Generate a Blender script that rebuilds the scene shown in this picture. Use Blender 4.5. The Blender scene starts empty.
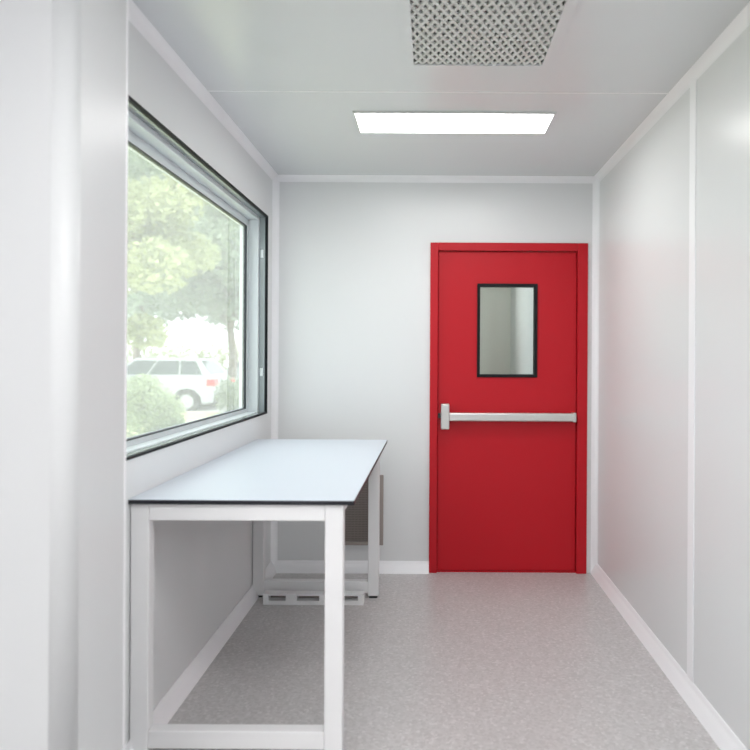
import bpy, bmesh, math, random
from mathutils import Vector, Matrix
random.seed(7)
S = bpy.context.scene
COL = S.collection
PI = math.pi

# ------------------------------------------------------------------ materials
def mat(name, base, rough=.5, metal=0, bump=None, noise=None, coat=0, spec=.5, ior=1.45):
    m = bpy.data.materials.new(name); m.use_nodes = True
    nt = m.node_tree; b = nt.nodes['Principled BSDF']
    b.inputs['Base Color'].default_value = (*base, 1)
    b.inputs['Roughness'].default_value = rough
    b.inputs['Metallic'].default_value = metal
    b.inputs['Coat Weight'].default_value = coat
    b.inputs['Coat Roughness'].default_value = .08
    b.inputs['Specular IOR Level'].default_value = spec
    b.inputs['IOR'].default_value = ior
    tc = nt.nodes.new('ShaderNodeTexCoord')
    if noise:                       # (scale, colour_a, colour_b, detail)
        n = nt.nodes.new('ShaderNodeTexNoise'); n.inputs['Scale'].default_value = noise[0]
        n.inputs['Detail'].default_value = noise[3] if len(noise) > 3 else 3
        r = nt.nodes.new('ShaderNodeValToRGB')
        r.color_ramp.elements[0].position = .35; r.color_ramp.elements[1].position = .65
        r.color_ramp.elements[0].color = (*noise[1], 1); r.color_ramp.elements[1].color = (*noise[2], 1)
        nt.links.new(tc.outputs['Object'], n.inputs['Vector'])
        nt.links.new(n.outputs['Fac'], r.inputs['Fac'])
        nt.links.new(r.outputs['Color'], b.inputs['Base Color'])
    if bump:                        # (scale, strength)
        n = nt.nodes.new('ShaderNodeTexNoise'); n.inputs['Scale'].default_value = bump[0]
        bp = nt.nodes.new('ShaderNodeBump'); bp.inputs['Strength'].default_value = bump[1]
        bp.inputs['Distance'].default_value = .01
        nt.links.new(tc.outputs['Object'], n.inputs['Vector'])
        nt.links.new(n.outputs['Fac'], bp.inputs['Height'])
        nt.links.new(bp.outputs['Normal'], b.inputs['Normal'])
    return m

def emis(name, col, strength):
    m = bpy.data.materials.new(name); m.use_nodes = True
    nt = m.node_tree; nt.nodes.clear()
    e = nt.nodes.new('ShaderNodeEmission'); o = nt.nodes.new('ShaderNodeOutputMaterial')
    e.inputs['Color'].default_value = (*col, 1); e.inputs['Strength'].default_value = strength
    nt.links.new(e.outputs[0], o.inputs['Surface'])
    return m

def glassmat(name, tint, haze, hazecol):
    m = bpy.data.materials.new(name); m.use_nodes = True
    nt = m.node_tree; nt.nodes.clear()
    N = nt.nodes.new; L = nt.links.new
    o = N('ShaderNodeOutputMaterial'); t = N('ShaderNodeBsdfTransparent'); g = N('ShaderNodeBsdfGlossy')
    tr = N('ShaderNodeBsdfTranslucent'); f = N('ShaderNodeFresnel'); m1 = N('ShaderNodeMixShader'); m2 = N('ShaderNodeMixShader')
    t.inputs[0].default_value = (*tint, 1); g.inputs['Roughness'].default_value = .02
    tr.inputs[0].default_value = (*hazecol, 1); f.inputs[0].default_value = 1.45
    m1.inputs[0].default_value = haze
    L(t.outputs[0], m1.inputs[1]); L(tr.outputs[0], m1.inputs[2])
    ge = N('ShaderNodeNewGeometry'); mu = N('ShaderNodeMath'); mu.operation = 'MULTIPLY'; inv = N('ShaderNodeMath'); inv.operation = 'SUBTRACT'
    inv.inputs[0].default_value = 1; L(ge.outputs['Backfacing'], inv.inputs[1]); L(inv.outputs[0], mu.inputs[0]); L(f.outputs[0], mu.inputs[1])
    L(mu.outputs[0], m2.inputs[0]); L(m1.outputs[0], m2.inputs[1]); L(g.outputs[0], m2.inputs[2])
    L(m2.outputs[0], o.inputs['Surface'])
    return m

def floor_mat():
    m = bpy.data.materials.new('speckled_vinyl'); m.use_nodes = True
    nt = m.node_tree; b = nt.nodes['Principled BSDF']; N = nt.nodes.new; L = nt.links.new
    tc = N('ShaderNodeTexCoord')
    v = N('ShaderNodeTexVoronoi'); v.inputs['Scale'].default_value = 95
    r = N('ShaderNodeValToRGB'); r.color_ramp.interpolation = 'CONSTANT'
    cols = [(0, (0.439, 0.425, 0.422)), (.2, (0.525, 0.510, 0.509)), (.55, (0.586, 0.569, 0.571)), (.8, (0.476, 0.458, 0.457)), (.92, (0.683, 0.665, 0.667))]
    el = r.color_ramp.elements
    el[0].position = 0; el[0].color = (*cols[0][1], 1); el[1].position = cols[1][0]; el[1].color = (*cols[1][1], 1)
    for p, c in cols[2:]:
        e = el.new(p); e.color = (*c, 1)
    n = N('ShaderNodeTexNoise'); n.inputs['Scale'].default_value = 55; n.inputs['Detail'].default_value = 6
    r2 = N('ShaderNodeValToRGB'); r2.color_ramp.elements[0].color = (0.439, 0.427, 0.426, 1); r2.color_ramp.elements[1].color = (0.634, 0.616, 0.618, 1)
    mx = N('ShaderNodeMixRGB'); mx.inputs[0].default_value = .5
    sep = N('ShaderNodeSeparateColor')
    L(tc.outputs['Object'], v.inputs['Vector']); L(tc.outputs['Object'], n.inputs['Vector'])
    L(v.outputs['Color'], sep.inputs[0]); L(sep.outputs[0], r.inputs['Fac'])
    L(n.outputs['Fac'], r2.inputs['Fac']); L(r.outputs['Color'], mx.inputs[1]); L(r2.outputs['Color'], mx.inputs[2])
    L(mx.outputs[0], b.inputs['Base Color'])
    b.inputs['Roughness'].default_value = .33
    return m

def leafmat(name, a, c):
    m = mat(name, a, .55, noise=(1.7, a, c, 5))
    nt = m.node_tree; b = nt.nodes['Principled BSDF']
    tr = nt.nodes.new('ShaderNodeBsdfTranslucent'); mx = nt.nodes.new('ShaderNodeMixShader'); mx.inputs[0].default_value = .4
    tr.inputs[0].default_value = (*c, 1)
    out = [n for n in nt.nodes if n.type == 'OUTPUT_MATERIAL'][0]
    nt.links.new(b.outputs[0], mx.inputs[1]); nt.links.new(tr.outputs[0], mx.inputs[2]); nt.links.new(mx.outputs[0], out.inputs['Surface'])
    return m

M = dict(
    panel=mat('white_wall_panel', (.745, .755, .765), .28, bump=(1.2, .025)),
    panel_left=mat('dimmed_white_partition_panel', (.62, .63, .64), .34, spec=.35, bump=(1.2, .02)),  # same white as the walls, darkened in the colour to look less lit
    ceil=mat('white_ceiling_panel', (.69, .71, .73), .22, bump=(1.5, .02)),
    trim=mat('white_aluminium_trim', (.90, .90, .925), .35),
    seam=mat('ceiling_joint_filler', (.78, .79, .80), .3),
    steel=mat('white_powder_coat', (.82, .82, .83), .4),
    top=mat('pale_laminate', (.64, .69, .76), .38),
    core=mat('black_laminate_core', (.008, .009, .014), .45),
    red=mat('red_door_paint', (.49, .008, .017), .42, spec=.3, bump=(60, .03)),
    black=mat('black_rubber', (.008, .009, .011), .6, spec=.25),
    gasket=mat('dark_grey_gasket', (.035, .042, .048), .5),
    alu=mat('window_reveal_metal', (.30, .335, .35), .22, metal=.35),
    wframe=mat('pale_window_frame', (.68, .73, .75), .4),
    chrome=mat('brushed_steel', (.62, .62, .60), .28, metal=.9, bump=(90, .05)),
    darkmetal=mat('dark_latch_metal', (.05, .05, .05), .4, metal=.5),
    grille=mat('brown_grey_mesh', (.27, .235, .22), .5),
    grille_fr=mat('brown_grey_frame', (.33, .29, .27), .45),
    grille_in=mat('grille_filter', (.22, .19, .18), .8),
    dif=mat('white_diffuser_metal', (.62, .63, .62), .45),
    plenum=mat('grey_plenum', (.26, .27, .265), .7),
    lamp=emis('light_diffuser', (1, .99, .98), 8.5),
    fill_front=emis('added_fill_front', (1, .985, .97), 5.2),  # glow of the added panels behind the camera
    fill_middle=emis('added_fill_middle', (1, .99, .98), 6.8),  # glow of the added panel overhead
    fill_lobby=emis('added_fill_lobby', (1, 1, .97), 7.0),  # glow of the added lobby panel
    floor=floor_mat(),
    glass=glassmat('window_glass', (.95, .98, .96), .15, (1, 1, 1)),  # white translucency put into the pane stands in for lens flare haze
    dglass=glassmat('door_glass', (.88, .92, .89), .05, (.8, .9, .85)),
    lobby=mat('lobby_wall_paint', (.55, .565, .53), .6),
    column=mat('lobby_column_paint', (.58, .60, .61), .7),
    leaf_a=leafmat('yellow_green_leaves', (.24, .28, .11), (.50, .53, .29)),
    leaf_b=leafmat('green_leaves', (.16, .22, .15), (.37, .44, .31)),
    leaf_c=leafmat('shrub_leaves', (.17, .23, .12), (.42, .49, .31)),
    bark=mat('tree_bark', (.22, .17, .13), .9, noise=(14, (.16, .12, .09), (.30, .24, .19))),
    lawn=mat('dry_lawn', (.4, .45, .2), .9, noise=(3, (.38, .42, .18), (.62, .60, .36), 6)),
    asphalt=mat('pale_asphalt', (.4, .4, .4), .9, noise=(30, (.34, .34, .34), (.48, .48, .47))),
    carw=mat('white_car_paint', (.46, .49, .51), .25, coat=.4),
    cars=mat('silver_car_paint', (.5, .52, .55), .25, metal=.5, coat=.5),
    carglass=mat('car_glass', (.05, .07, .08), .08),
    tyre=mat('tyre_rubber', (.02, .02, .02), .8),
    tail=mat('red_tail_light', (.75, .01, .02), .2),
)

# ------------------------------------------------------------------ helpers
def obj(name, bm, m, parent=None, smooth=False, bevel=0, seg=2):
    me = bpy.data.meshes.new(name)
    bmesh.ops.recalc_face_normals(bm, faces=bm.faces)
    bm.to_mesh(me); bm.free()
    o = bpy.data.objects.new(name, me); COL.objects.link(o)
    for k in (m if isinstance(m, (list, tuple)) else [m]): me.materials.append(k)
    if smooth:
        for p in me.polygons: p.use_smooth = True
    if bevel:
        b = o.modifiers.new('bevel', 'BEVEL'); b.width = bevel; b.segments = seg; b.limit_method = 'ANGLE'
        b.harden_normals = False
    if parent:
        o.parent = parent; o.matrix_parent_inverse = Matrix.Translation(-parent.location)
    return o
def box(bm, x0, x1, y0, y1, z0, z1, mi=0):
    v = [bm.verts.new((x, y, z)) for x in (x0, x1) for y in (y0, y1) for z in (z0, z1)]
    for f in ((0,1,3,2),(4,6,7,5),(0,4,5,1),(2,3,7,6),(0,2,6,4),(1,5,7,3)):
        bm.faces.new([v[i] for i in f]).material_index = mi
def boxes(*bs):
    bm = bmesh.new()
    for b in bs: box(bm, *b)
    return bm
def prism(bm, pts, axis, a, b):
    """extrude a closed 2-D outline along an axis; outline given in the other two axes"""
    def P(p, t):
        return {'x': (t, p[0], p[1]), 'y': (p[0], t, p[1]), 'z': (p[0], p[1], t)}[axis]
    A = [bm.verts.new(P(p, a)) for p in pts]; B = [bm.verts.new(P(p, b)) for p in pts]
    bm.faces.new(A); bm.faces.new(B[::-1]); n = len(pts)
    for i in range(n): bm.faces.new((A[i], A[(i+1) % n], B[(i+1) % n], B[i]))
def cyl(bm, p, q, r, r2=None, n=12):
    p, q = Vector(p), Vector(q); d = (q-p).normalized(); r2 = r if r2 is None else r2
    u = d.orthogonal().normalized(); w = d.cross(u)
    A = [bm.verts.new(p+(u*math.cos(2*PI*i/n)+w*math.sin(2*PI*i/n))*r) for i in range(n)]
    B = [bm.verts.new(q+(u*math.cos(2*PI*i/n)+w*math.sin(2*PI*i/n))*r2) for i in range(n)]
    bm.faces.new(A); bm.faces.new(B[::-1])
    for i in range(n): bm.faces.new((A[i], A[(i+1) % n], B[(i+1) % n], B[i]))
def empty(name, loc):
    o = bpy.data.objects.new(name, None); o.location = loc; o.empty_display_size = .2; COL.objects.link(o); return o
def tag(o, label=None, cat=None, group=None, kind=None):
    if label: o['label'] = label
    if cat: o['category'] = cat
    if group: o['group'] = group
    if kind: o['kind'] = kind
    return o
def struct(o, label=None, cat=None): return tag(o, label, cat, None, 'structure')

# ------------------------------------------------------------------ dimensions
XL, XR = -1.015, 1.055         # left and right wall faces
YB = 4.148                   # back wall face
YF = -2.2                    # wall behind the camera
H = 2.521                    # ceiling
T = .12
PX, PY0, PY1 = -.852, 1.527, 1.81   # projecting end of the partition on the left
WX = -2.3                    # left wall of the space the camera stands in
wy0, wy1, wz0, wz1 = 1.95, 3.995, 1.021, 2.233     # window opening
dx0, dx1, dz1 = -.013, .988, 2.10                # door outer frame

# ------------------------------------------------------------------ shell
struct(obj('floor', boxes((WX-T, XR+T, YF-T, PY1, -.08, 0), (XL-T, XR+T, PY1, YB+T, -.08, 0)), M['floor']), 'grey speckled vinyl floor', 'floor')
bm = boxes((WX-T, XR+T, YF-T, PY1, H, H+.1), (XL-T, XR+T, PY1, 1.98, H, H+.1), (XL-T, XR+T, 2.56, YB+T, H, H+.1),
           (XL-T, -.095, 1.98, 2.56, H, H+.1), (.443, XR+T, 1.98, 2.56, H, H+.1))
ceil = struct(obj('ceiling', bm, M['ceil']), 'white glossy panel ceiling', 'ceiling')
bm = boxes((XL-T, XL, PY1, wy0, 0, H), (XL-T, XL, wy1, YB, 0, H), (XL-T, XL, wy0, wy1, 0, wz0), (XL-T, XL, wy0, wy1, wz1, H))
struct(obj('wall_left', bm, M['panel']), 'white panel wall around the window', 'wall')
struct(obj('wall_right', boxes((XR, XR+T, YF, YB, 0, H)), M['panel']), 'white glossy panel wall on the right', 'wall')
bm = boxes((XL-T, dx0, YB, YB+T, 0, H), (dx1, XR+T, YB, YB+T, 0, H), (dx0, dx1, YB, YB+T, dz1, H))
struct(obj('wall_back', bm, M['panel']), 'white panel wall around the red door', 'wall')
struct(obj('wall_front', boxes((WX-T, XR+T, YF-T, YF, 0, H)), M['panel']), 'white wall behind the viewer', 'wall')
struct(obj('wall_side', boxes((WX-T, WX, YF, PY1, 0, H)), M['panel']), 'white wall left of the viewer', 'wall')
# partition with rounded near corner
bm = bmesh.new(); r = .045
pts = [(WX, PY1), (WX, PY0)]
for i in range(9):
    a = -PI/2 + i/8*PI/2
    pts.append((PX-r+r*math.cos(a), PY0+r+r*math.sin(a)))
pts += [(PX, PY1-.004), (PX-.004, PY1)]
prism(bm, pts, 'z', 0, H)
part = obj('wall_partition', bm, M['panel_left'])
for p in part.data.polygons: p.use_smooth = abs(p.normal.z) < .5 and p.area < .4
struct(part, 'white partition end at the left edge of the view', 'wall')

# seams
struct(obj('trim_1', boxes((XR-.004, XR, 2.605, 2.665, .0, H)), M['trim'], bevel=.0015), 'white vertical joint strip on the right wall', 'trim')
struct(obj('trim_2', boxes((XL, XR, 2.818, 2.830, H-.0008, H)), M['seam']), 'white joint strip across the ceiling', 'trim')
# thin edge strip at far edge of partition reveal
struct(obj('trim_3', boxes((PX-.012, PX+.001, PY1-.008, PY1+.002, 0, H)), M['trim']), 'white edge strip down the partition end', 'trim')

# coves (concave quarter strips)
def cove_pts(c, n=8):                # in (a, b), corner at 0,0, room towards +a,+b
    pts = [(0, 0), (c, 0)]
    for i in range(1, n):
        t = i/n*PI/2
        pts.append((c-c*.72*math.sin(t)*1.0 - c*.28*(i/n), c*.72*(1-math.cos(t)) + c*.28*(i/n)))
    pts.append((0, c))
    return pts
c = .036
def cove(name, axis, fa, a, b, label):
    bm = bmesh.new(); prism(bm, [fa(p) for p in cove_pts(c)], axis, a, b)
    o = obj(name, bm, M['trim']); struct(o, label, 'trim'); return o
cove('trim_4', 'y', lambda p: (XL+p[0], H-p[1]), PY1, YB, 'white cove strip where left wall meets ceiling')
cove('trim_5', 'y', lambda p: (XR-p[0], H-p[1]), YF, YB, 'white cove strip where right wall meets ceiling')
cove('trim_6', 'x', lambda p: (YB-p[0], H-p[1]), XL, XR, 'white cove strip where back wall meets ceiling')
cove('trim_7', 'z', lambda p: (XL+p[0], YB-p[1]), 0, H, 'white vertical cove strip in the left back corner')
cove('trim_8', 'z', lambda p: (XR-p[0], YB-p[1]), 0, H, 'white vertical cove strip in the right back corner')
# baseboards
def sk(c=.038, h=.070):
    return [(0, 0), (c, 0), (c-.006, .012), (c*.55, .035), (c*.28, .052), (.004, h), (0, h)]
def base(name, axis, fa, a, b, label):
    bm = bmesh.new(); prism(bm, [fa(p) for p in sk()], axis, a, b)
    struct(obj(name, bm, M['trim']), label, 'baseboard')
base('baseboard_left', 'y', lambda p: (XL+p[0], p[1]), PY1, YB, 'white coved skirting along the window wall')
base('baseboard_right', 'y', lambda p: (XR-p[0], p[1]), YF, YB, 'white coved skirting along the right wall')
base('baseboard_back', 'x', lambda p: (YB-p[0], p[1]), XL, dx0, 'white coved skirting left of the red door')

# ------------------------------------------------------------------ window
win = empty('window_1', (XL, (wy0+wy1)/2, wz0)); struct(win, 'large fixed window in the left wall above the workbench', 'window')
def ring(xa, xb, y0, y1, z0, z1, w, wt=None, wb=None):
    wt = w if wt is None else wt; wb = w if wb is None else wb
    return [(xa, xb, y0, y0+w, z0, z1), (xa, xb, y1-w, y1, z0, z1), (xa, xb, y0+w, y1-w, z1-wt, z1), (xa, xb, y0+w, y1-w, z0, z0+wb)]
obj('window_gasket', boxes(*ring(XL-.012, XL+.004, wy0-.001, wy1+.001, wz0-.001, wz1+.001, .006, .011, .009)), M['black'], win)
obj('window_reveal', boxes(*ring(XL-.048, XL-.012, wy0+.002, wy1-.002, wz0+.002, wz1-.002, .006)), M['alu'], win)
obj('window_frame', boxes(*ring(XL-.150, XL-.108, wy0, wy1, wz0, wz1, .072, .074, .034),
                          *ring(XL-.108, XL-.048, wy0, wy1, wz0, wz1, .030, .030, .012)), M['wframe'], win, bevel=.003)
obj('glazing_gasket', boxes(*ring(XL-.128, XL-.106, wy0+.071, wy1-.071, wz0+.033, wz1-.073, .0045)), M['gasket'], win)
obj('window_pane', boxes((XL-.122, XL-.119, wy0+.060, wy1-.060, wz0+.028, wz1-.066)), M['glass'], win)
for z in (1.25, 1.975):
    obj('window_clip', boxes((XL-.040, XL-.022, wy1-.012, wy1-.006, z, z+.05)), M['wframe'], win, bevel=.002)

# ------------------------------------------------------------------ door
door = empty('door_1', ((dx0+dx1)/2, YB, 0)); struct(door, 'red steel door with a small window and a push bar', 'door')
fy = YB-.022
fw = .05
obj('door_frame', boxes((dx0, dx0+fw, fy, YB+T, 0, dz1), (dx1-fw-.014, dx1, fy, YB+T, 0, dz1), (dx0+fw, dx1-fw-.014, fy, YB+T, dz1-fw, dz1),
    (dx0+fw, dx0+fw+.006, YB+.052, YB+T, 0, dz1-fw), (dx1-fw-.020, dx1-fw-.014, YB+.052, YB+T, 0, dz1-fw)), M['red'], door, bevel=.003)
gx0, gx1 = .287, .672; gz0, gz1 = 1.245, 1.843       # vision panel outer frame
lx0, lx1, lz0, lz1 = dx0+fw+.004, dx1-fw-.018, .012, dz1-fw-.004
ly0, ly1 = YB+.006, YB+.050
obj('door_leaf', boxes((lx0, gx0+.008, ly0, ly1, lz0, lz1), (gx1-.008, lx1, ly0, ly1, lz0, lz1),
    (gx0+.008, gx1-.008, ly0, ly1, lz0, gz0+.008), (gx0+.008, gx1-.008, ly0, ly1, gz1-.008, lz1)), M['red'], door)
def ringy(ya, yb, x0, x1, z0, z1, w):
    return [(x0, x0+w, ya, yb, z0, z1), (x1-w, x1, ya, yb, z0, z1), (x0+w, x1-w, ya, yb, z1-w, z1), (x0+w, x1-w, ya, yb, z0, z0+w)]
obj('glazing_frame', boxes(*ringy(ly0-.010, ly1+.004, gx0, gx1, gz0, gz1, .019)), M['black'], door, bevel=.002)
obj('door_window_pane', boxes((gx0+.017, gx1-.017, YB+.026, YB+.032, gz0+.017, gz1-.017)), M['dglass'], door)
# push bar
bz0, bz1 = .964, 1.026
by = ly0
bm = boxes((.105, .905, by-.062, by-.030, bz0+.004, bz1-.004))
bar = obj('push_bar', bm, M['chrome'], door, bevel=.009, seg=3)
obj('mounting_rail', boxes((.10, .905, by-.031, by, bz0+.010, bz1-.010)), M['chrome'], bar, bevel=.002)
obj('end_cap', boxes((.890, .912, by-.064, by, bz0+.001, bz1-.001)), M['chrome'], bar, bevel=.004)
obj('latch_case', boxes((.058, .112, by-.070, by, .916, 1.078)), M['chrome'], bar, bevel=.008, seg=3)
obj('latch', boxes((.040, .060, by-.030, by-.004, .985, 1.015)), M['darkmetal'], bar, bevel=.002)
obj('threshold', boxes((dx0+fw, dx1-fw-.014, YB+.0, YB+T, 0, .008)), M['red'], door)

# lobby behind the door
LY = 5.5
struct(obj('floor_lobby', boxes((-1.0, 2.0, YB+T, LY, -.08, 0)), M['floor']), 'floor beyond the red door', 'floor')
struct(obj('ceiling_lobby', boxes((-1.0, 2.0, YB+T, LY, 2.5, 2.58)), M['lobby']), 'ceiling beyond the red door', 'ceiling')
struct(obj('wall_lobby', boxes((-1.1, 2.1, LY, LY+.1, 0, 2.58), (-1.1, -1.0, YB+T, LY, 0, 2.58), (2.0, 2.1, YB+T, LY, 0, 2.58)), M['lobby']), 'greenish grey wall seen through the door window', 'wall')
bm = bmesh.new(); r = .05; x0, x1, y0, y1 = .665, .83, 5.16, LY
pts = [(x0, y1)] + [(x0+r-r*math.cos(i/6*PI/2), y0+r-r*math.sin(i/6*PI/2)) for i in range(7)] + [(x1, y0), (x1, y1)]
prism(bm, pts, 'z', 0, 2.5)
o = struct(obj('trim_9', bm, M['column']), 'pale rounded column seen through the door window', 'trim')
for p in o.data.polygons: p.use_smooth = p.area < .3

# ------------------------------------------------------------------ ceiling lights, one seen and the rest added
def ceiling_light(x0, x1, y0, y1, z, label, m, group=None):
    t = empty('ceiling_light', ((x0+x1)/2, (y0+y1)/2, z)); tag(t, label, 'ceiling light', group)
    w = .010
    obj('light_frame', boxes((x0-w, x0, y0-w, y1+w, z-.010, z), (x1, x1+w, y0-w, y1+w, z-.010, z), (x0, x1, y0-w, y0, z-.010, z), (x0, x1, y1, y1+w, z-.010, z)), M['dif'], t, bevel=.001)
    obj('light_diffuser', boxes((x0, x1, y0, y1, z-.007, z)), m, t)
    return t
ceiling_light(-.368, .566, 3.05, 3.31, H, 'glowing white rectangular ceiling light panel near the red door', M['lamp'])
ceiling_light(-.40, .80, .45, 1.05, H, 'large added fill light panel above the viewer, out of view', M['fill_middle'])  # unseen panel added to brighten bench, floor and door
ceiling_light(-2.0, -.80, -.75, -.15, H, 'large added fill light panel left of the viewer, out of view', M['fill_front'])  # this and the next two are unseen fill, added for front light
ceiling_light(-.40, .80, -1.7, -1.1, H, 'large added fill light panel behind the viewer', M['fill_front'])
ceiling_light(-2.0, -.80, -1.7, -1.1, H, 'large added fill light panel behind the viewer to the left', M['fill_front'])
ceiling_light(-.3, .9, 4.4, 4.65, 2.5, 'added unseen light panel beyond the red door', M['fill_lobby'])  # out of sight, added to light the lobby wall evenly

# ------------------------------------------------------------------ ceiling air diffuser
vx0, vx1, vy0, vy1 = -.095, .443, 1.98, 2.56
vent = empty('ceiling_vent', ((vx0+vx1)/2, (vy0+vy1)/2, H)); tag(vent, 'square ceiling air diffuser with a perforated lattice face', 'ceiling vent')
w = .026
obj('vent_frame', boxes((vx0-.02, vx0+w-.008, vy0-.02, vy1+.02, H-.008, H), (vx1-w+.008, vx1+.02, vy0-.02, vy1+.02, H-.008, H),
    (vx0+.018, vx1-.018, vy0-.02, vy0+w-.008, H-.008, H), (vx0+.018, vx1-.018, vy1-.012, vy1+.02, H-.008, H)), M['ceil'], vent)
obj('vent_housing', boxes((vx0, vx0+.006, vy0, vy1, H, H+.1), (vx1-.006, vx1, vy0, vy1, H, H+.1), (vx0, vx1, vy0, vy0+.006, H, H+.1),
    (vx0, vx1, vy1-.006, vy1, H, H+.1), (vx0, vx1, vy0, vy1, H+.09, H+.1)), M['plenum'], vent)
bm = bmesh.new()
X0, X1, Y0, Y1 = vx0+.006, vx1-.006, vy0+.006, vy1-.006
def bar2(p, q, bw, z0, z1):
    d = (q-p); 
    if d.length < .004: return
    n = Vector((-d.y, d.x)).normalized()*bw/2
    ps = [p-n, q-n, q+n, p+n]
    A = [bm.verts.new((a.x, a.y, z0)) for a in ps]; B = [bm.verts.new((a.x, a.y, z1)) for a in ps]
    bm.faces.new(A); bm.faces.new(B[::-1])
    for i in range(4): bm.faces.new((A[i], A[(i+1) % 4], B[(i+1) % 4], B[i]))
pitch = .031
for sgn in (1, -1):
    k = -70
    while k < 70:
        # line: y = Y0 + sgn*1.25*(x - xk)
        sl = 1.9*sgn; xk = X0 + k*pitch
        pts = []
        for X in (X0, X1):
            y = Y0 + sl*(X-xk)
            if Y0 <= y <= Y1: pts.append(Vector((X, y)))
        for Y in (Y0, Y1):
            x = xk + (Y-Y0)/sl
            if X0 < x < X1: pts.append(Vector((x, Y)))
        if len(pts) >= 2: bar2(pts[0], pts[1], .0115, H-.004 + (0 if sgn > 0 else .0008), H+.004)
        k += 1
obj('vent_lattice', bm, M['dif'], vent)

# ------------------------------------------------------------------ wall return grille
rx0, rx1, rz0, rz1 = -.63, -.305, .173, .619
gr = empty('wall_vent', ((rx0+rx1)/2, YB, rz0)); tag(gr, 'brownish grey mesh return air grille low on the back wall behind the workbench', 'wall vent')
obj('vent_frame', boxes(*ringy(YB-.016, YB, rx0, rx1, rz0, rz1, .022)), M['grille_fr'], gr, bevel=.002)
obj('vent_filter', boxes((rx0+.02, rx1-.02, YB-.004, YB, rz0+.02, rz1-.02)), M['grille_in'], gr)
bm = bmesh.new(); z = rz0+.028
while z < rz1-.026:
    box(bm, rx0+.02, rx1-.02, YB-.012, YB-.006, z, z+.006); z += .0155
x = rx0+.03
while x < rx1-.024:
    box(bm, x, x+.004, YB-.0115, YB-.005, rz0+.02, rz1-.02); x += .022
obj('vent_mesh', bm, M['grille'], gr)

# ------------------------------------------------------------------ workbench
ty0, ty1 = 2.176, 3.79           # worktop front and back
tx0, tx1 = XL+.001, -.258
zt = .888
wb = empty('workbench', ((tx0+tx1)/2, (ty0+ty1)/2, 0)); tag(wb, 'white steel framed workbench with pale top and black edge under the window', 'workbench')
obj('worktop', boxes((tx0+.0005, tx1-.0005, ty0+.0005, ty1-.0005, zt-.0028, zt)), M['top'], wb)
obj('worktop_edge', boxes((tx0, tx1, ty0, ty1, zt-.0165, zt-.0027)), M['core'], wb)
fx0, fx1 = XL+.003, -.296
q, qd = .062, .046
zu = zt-.0165
F0, F1 = ty0+.012, 3.735     # frame front and back
def leg(y, x): obj('leg', boxes((x, x+q, y, y+qd, .012, zu)), M['steel'], wb, bevel=.004)
for y in (F0, F1-qd):
    for x in (fx0, fx1-q): 
        leg(y, x)
        obj('foot', boxes((x+.008, x+q-.008, y+.006, y+qd-.006, 0, .012)), M['core'], wb)
for y in (F0, F1-qd):
    obj('cross_rail', boxes((fx0+q, fx1-q, y, y+qd, zu-.057, zu)), M['steel'], wb, bevel=.003)
    obj('bottom_rail', boxes((fx0+q, fx1-q, y, y+qd, .045 if y < 3 else .03, .105 if y < 3 else .095)), M['steel'], wb, bevel=.003)
for x in (fx0, fx1-q):
    obj('side_rail', boxes((x+.01, x+q-.01, F0+qd, F1-qd, zu-.050, zu)), M['steel'], wb, bevel=.003)

# low slotted rail on the floor under the back of the bench
fr = empty('floor_rail', (-.65, 3.6, 0)); tag(fr, 'low white slotted metal rail lying on the floor under the far end of the workbench', 'floor rail')
ax0, ax1, ay0, ay1 = -.925, -.372, 3.585, 3.645
ps = [(ax0, ax0+.03), (ax0+.125, ax0+.185), (ax0+.31, ax0+.37), (ax1-.03, ax1)]
bl = [(ax0, ax1, ay0, ay1, 0, .022), (ax0, ax1, ay0, ay1, .050, .058)] + [(a, b, ay0, ay1, .022, .050) for a, b in ps]
obj('rail_body', boxes(*bl), M['steel'], fr)
obj('rail_backing', boxes((ax0+.01, ax1-.01, ay1-.012, ay1-.002, .020, .052)), M['grille_in'], fr)

# ------------------------------------------------------------------ outdoors
struct(obj('ground', boxes((-40, XL-.6, -8, 60, -.12, -.05)), M['asphalt']), 'pale asphalt car park outside', 'ground')
struct(obj('lawn', boxes((-14, XL-.7, 2, 16.3, -.05, -.02)), M['lawn']), 'dry grass strip outside the window', 'lawn')

def leaves(bm, centre, rad, n, size, shell=.45):
    cx, cy, cz = centre; rx, ry, rz = rad
    for _ in range(n):
        d = Vector((random.gauss(0, 1), random.gauss(0, 1), random.gauss(0, 1))).normalized()
        k = shell + (1-shell)*random.random()**.6
        p = Vector((cx+d.x*rx*k, cy+d.y*ry*k, cz+d.z*rz*k))
        u = Vector((random.gauss(0, 1), random.gauss(0, 1), random.gauss(0, .6))).normalized()
        w = u.orthogonal().normalized(); w = (w*math.cos(random.random()*6)+u.cross(w)*math.sin(random.random()*6)).normalized()
        s = size*random.uniform(.6, 1.3)
        v = [bm.verts.new(p-u*s), bm.verts.new(p+w*s*.45), bm.verts.new(p+u*s), bm.verts.new(p-w*s*.45)]
        bm.faces.new(v)
def blob(bm, centre, rad, seed):                # uneven inner mass of the crown
    r = random.Random(seed)
    m = Matrix.Translation(centre) @ Matrix.Diagonal((*rad, 1))
    res = bmesh.ops.create_icosphere(bm, subdivisions=3, radius=1, matrix=m)
    c = Vector(centre)
    for v in res['verts']: v.co = c + (v.co-c)*r.uniform(.8, 1.1)

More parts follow.
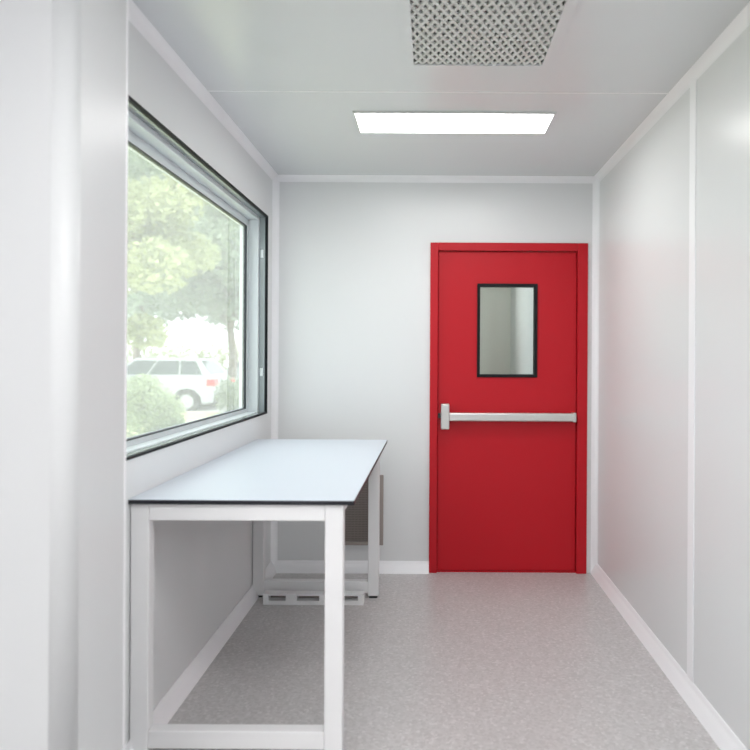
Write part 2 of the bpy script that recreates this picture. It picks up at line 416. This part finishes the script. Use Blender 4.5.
def tree(loc, h, trunk_r, clusters, m, label, n=600, size=.11):
    t = empty('tree', loc); tag(t, label, 'tree', None)
    x, y, z = loc
    bm = bmesh.new(); last = Vector(loc)
    for i in range(5):
        nx = Vector((x+random.uniform(-.08, .08)*(i > 0), y+random.uniform(-.08, .08), z+h*(i+1)/5))
        cyl(bm, last, nx, trunk_r*(1-.12*i), trunk_r*(1-.12*(i+1))); last = nx
    top = last
    for (cx, cy, cz, rx, rz) in clusters:
        st = Vector((x, y, z+h*random.uniform(.6, 1)))
        cyl(bm, st, (x+cx, y+cy, z+cz), trunk_r*.4, trunk_r*.12, 8)
    obj('trunk', bm, M['bark'], t, smooth=True)
    bm = bmesh.new()
    for (cx, cy, cz, rx, rz) in clusters:
        leaves(bm, (x+cx, y+cy, z+cz), (rx, rx, rz), n, size, .25)
    obj('foliage', bm, m, t)
random.seed(11)
cl = []
for i in range(40):
    a = random.random()*6.28; rr = random.uniform(.4, 3.4)
    cl.append((rr*math.cos(a), rr*math.sin(a)*.7, random.uniform(2.6, 7.4), random.uniform(.8, 1.3), random.uniform(.6, .95)))
tree((-6.15, 20, -.05), 3.8, .16, cl, M['leaf_b'], 'tall green tree with a thin trunk standing behind the parked cars', 900, .12)
cl = []
for i in range(26):
    a = random.random()*6.28; rr = random.uniform(.3, 2.6)
    cl.append((rr*math.cos(a), rr*math.sin(a)*.7, random.uniform(2.9, 6.8), random.uniform(.6, 1.0), random.uniform(.5, .8)))
cl.append((1.35, .2, 1.95, .5, .38))
tree((-7.7, 14.2, -.03), 3.2, .13, cl, M['leaf_a'], 'yellow green leafy tree nearest the window with low hanging foliage', 1000, .085)
cl = []
for i in range(40):
    a = random.random()*6.28; rr = random.uniform(.4, 4.4)
    cl.append((1.8+rr*math.cos(a), rr*math.sin(a)*.6, random.uniform(3.3, 10.2), random.uniform(1.2, 1.7), random.uniform(.9, 1.3)))
tree((-12.7, 28, -.05), 5, .2, cl, M['leaf_b'], 'tall green tree farthest away beyond the car park', 800, .17)

def shrub(name, loc, blobs, m, label, cat, n, size):
    t = empty(name, loc); tag(t, label, cat)
    x, y, z = loc
    bm = bmesh.new()
    for (cx, cy, cz, rx, rz) in blobs: leaves(bm, (x+cx, y+cy, z+cz), (rx, rx, rz), n, size, .3)
    obj('foliage', bm, m, t)
    for (cx, cy, cz, rx, rz) in blobs[::2]:
        bm = bmesh.new(); cyl(bm, (x+cx*.6, y+cy*.6, z), (x+cx, y+cy, z+cz), .02, .008, 6); obj('stem', bm, M['bark'], t)

shrub('bush', (-4.75, 11, -.02), [(0, 0, .55, .42, .42), (.22, .05, .45, .34, .34), (-.3, .05, .62, .42, .42), (0, -.1, .25, .48, .27), (-.12, 0, .82, .3, .28), (-.6, .1, .5, .4, .42), (.3, 0, .2, .3, .22)],
      M['leaf_c'], 'round green bush on the lawn in the lower left of the window view', 'bush', 1500, .035)
bl = [(-.1+.32*i, random.uniform(-.1, .1), random.uniform(.42, .5), .34, random.uniform(.42, .5)) for i in range(7)]
shrub('hedge', (-4.78, 15.7, -.02), bl, M['leaf_b'], 'low clipped hedge beside the rear of the nearest parked car', 'hedge', 1300, .045)
bl = [(-8+.8*i, 0, random.uniform(1.0, 1.2), .8, random.uniform(1.0, 1.15)) for i in range(16)]
shrub('hedge', (-8.5, 32, -.05), bl, M['leaf_a'], 'long hedge along the far side of the car park', 'hedge', 500, .10)

def car(loc, paint, label, rot=0):
    """length along -X from the tail at loc; width along +Y"""
    t = empty('car', loc); tag(t, label, 'car', None)
    x, y, z = loc
    W = 1.72
    def P(pts, ya, yb, inset=0):
        bm = bmesh.new(); prism(bm, [(x-p[0], z+p[1]) for p in pts], 'y', y+ya, y+yb); return bm
    body = [(.05, .28), (.0, .55), (.04, .88), (.22, .98), (2.75, .96), (3.7, .82), (4.15, .66), (4.2, .35), (4.05, .25),
            (3.72, .25), (3.66, .45), (3.5, .6), (3.3, .64), (3.1, .6), (2.94, .45), (2.88, .25), (1.15, .25), (1.09, .45), (.93, .6), (.75, .64), (.55, .6), (.39, .45), (.33, .25)]
    obj('body', P(body, 0, W), paint, t, bevel=.03)
    bm = bmesh.new()                                      # cabin, tapering upward
    lo = [(.16, .97), (2.85, .96)]; up = [(.5, 1.44), (2.15, 1.45)]
    def row(pts, ya): return [bm.verts.new((x-p[0], y+ya, z+p[1])) for p in pts]
    a0 = row([lo[0], lo[1]], .04); a1 = row([lo[0], lo[1]], W-.04); b0 = row([up[0], up[1]], .2); b1 = row([up[0], up[1]], W-.2)
    for f in ((a0[0], a0[1], b0[1], b0[0]), (a1[0], b1[0], b1[1], a1[1]), (a0[0], b0[0], b1[0], a1[0]), (a0[1], a1[1], b1[1], b0[1]), b0 + b1[::-1], a0 + a1[::-1]): bm.faces.new(f)
    cab = obj('cabin', bm, paint, t, bevel=.03)
    def on_side(u, v):                                    # u along, v up on the near side of the cabin
        A = Vector(a0c[0]).lerp(Vector(a0c[1]), u); B = Vector(b0c[0]).lerp(Vector(b0c[1]), u); p = A.lerp(B, v); return p + Vector((0, -.008, 0.0))
    a0c = [(x-.16, y+.04, z+.97), (x-2.85, y+.04, z+.96)]; b0c = [(x-.5, y+.2, z+1.44), (x-2.15, y+.2, z+1.45)]
    for u0, u1 in ((.06, .28), (.30, .61), (.63, .94)):
        bm = bmesh.new()
        f = [on_side(u0, .1), on_side(u1, .1), on_side(u1, .86), on_side(u0, .86)]
        fr_ = [bm.verts.new(p) for p in f]; bk = [bm.verts.new(p+Vector((0, .02, 0))) for p in f]
        bm.faces.new(fr_); bm.faces.new(bk[::-1])
        for i in range(4): bm.faces.new((fr_[i], fr_[(i+1) % 4], bk[(i+1) % 4], bk[i]))
        obj('side_window', bm, M['carglass'], t)
    bm = bmesh.new()
    A, B = Vector((x-.16, 0, z+.97)), Vector((x-.5, 0, z+1.44))
    f = [A.lerp(B, .12)+Vector((.012, y+.2, 0)), A.lerp(B, .12)+Vector((.012, y+W-.2, 0)), A.lerp(B, .88)+Vector((.012, y+W-.3, 0)), A.lerp(B, .88)+Vector((.012, y+.3, 0))]
    fr_ = [bm.verts.new(p) for p in f]; bk = [bm.verts.new(p+Vector((-.02, 0, 0))) for p in f]
    bm.faces.new(fr_); bm.faces.new(bk[::-1])
    for i in range(4): bm.faces.new((fr_[i], fr_[(i+1) % 4], bk[(i+1) % 4], bk[i]))
    obj('rear_window', bm, M['carglass'], t)
    for ya in (-.012, W-.3):
        obj('tail_light', boxes((x-.22, x+.012, y+ya, y+ya+.31, z+.72, z+.90)), M['tail'], t, bevel=.02)
    for wx in (.74, 3.3):
        for ya in (.0, W-.2):
            bm = bmesh.new(); cyl(bm, (x-wx, y+ya, z+.31), (x-wx, y+ya+.2, z+.31), .31, n=24)
            wh = obj('wheel', bm, M['tyre'], t, bevel=.02)
            bm = bmesh.new(); cyl(bm, (x-wx, y+ya-.006, z+.31), (x-wx, y+ya+.1, z+.31), .19, n=20)
            obj('hubcap', bm, M['cars'], wh)
    obj('bumper', boxes((x-.12, x+.05, y+.03, y+W-.03, z+.3, z+.5)), M['tyre'], t, bevel=.02)
car((-5.68, 17.0, -.12), M['carw'], 'pale parked estate car with a red tail light nearest the window')
car((-4.9, 24.5, -.05), M['cars'], 'silver parked car farther back behind the tree trunk')

# ------------------------------------------------------------------ light
wd = bpy.data.worlds.new('World'); S.world = wd; wd.use_nodes = True
nt = wd.node_tree; bg = nt.nodes['Background']
bg.inputs['Color'].default_value = (.90, .95, 1.0, 1); bg.inputs['Strength'].default_value = 1.7
sd = bpy.data.lights.new('sun', 'SUN'); sd.energy = 1.7; sd.angle = math.radians(3); sd.color = (1, .97, .9)
so = bpy.data.objects.new('sun', sd); COL.objects.link(so)
so.rotation_euler = Vector((.55, -.35, 1.0)).to_track_quat('Z', 'Y').to_euler()

# ------------------------------------------------------------------ camera
cd = bpy.data.cameras.new('camera'); cam = bpy.data.objects.new('camera', cd); COL.objects.link(cam)
cd.sensor_width = 36; cd.sensor_fit = 'HORIZONTAL'; cd.lens = 650/750*36
cd.shift_x = -(432-375)/750; cd.shift_y = -(375-358)/750
cd.clip_start = .02; cd.clip_end = 200
cam.location = (0, 0, 1.366)
cam.rotation_euler = (Matrix.Rotation(PI/2, 4, 'X') @ Matrix.Rotation(math.radians(.3), 4, 'Z')).to_euler()
cd.dof.use_dof = True; cd.dof.focus_distance = 3.6; cd.dof.aperture_fstop = 2.0
S.camera = cam
vs = S.view_settings
vs.view_transform = 'Standard'; vs.look = 'None'; vs.gamma = 1; vs.use_curve_mapping = False
vs.exposure = 0.9
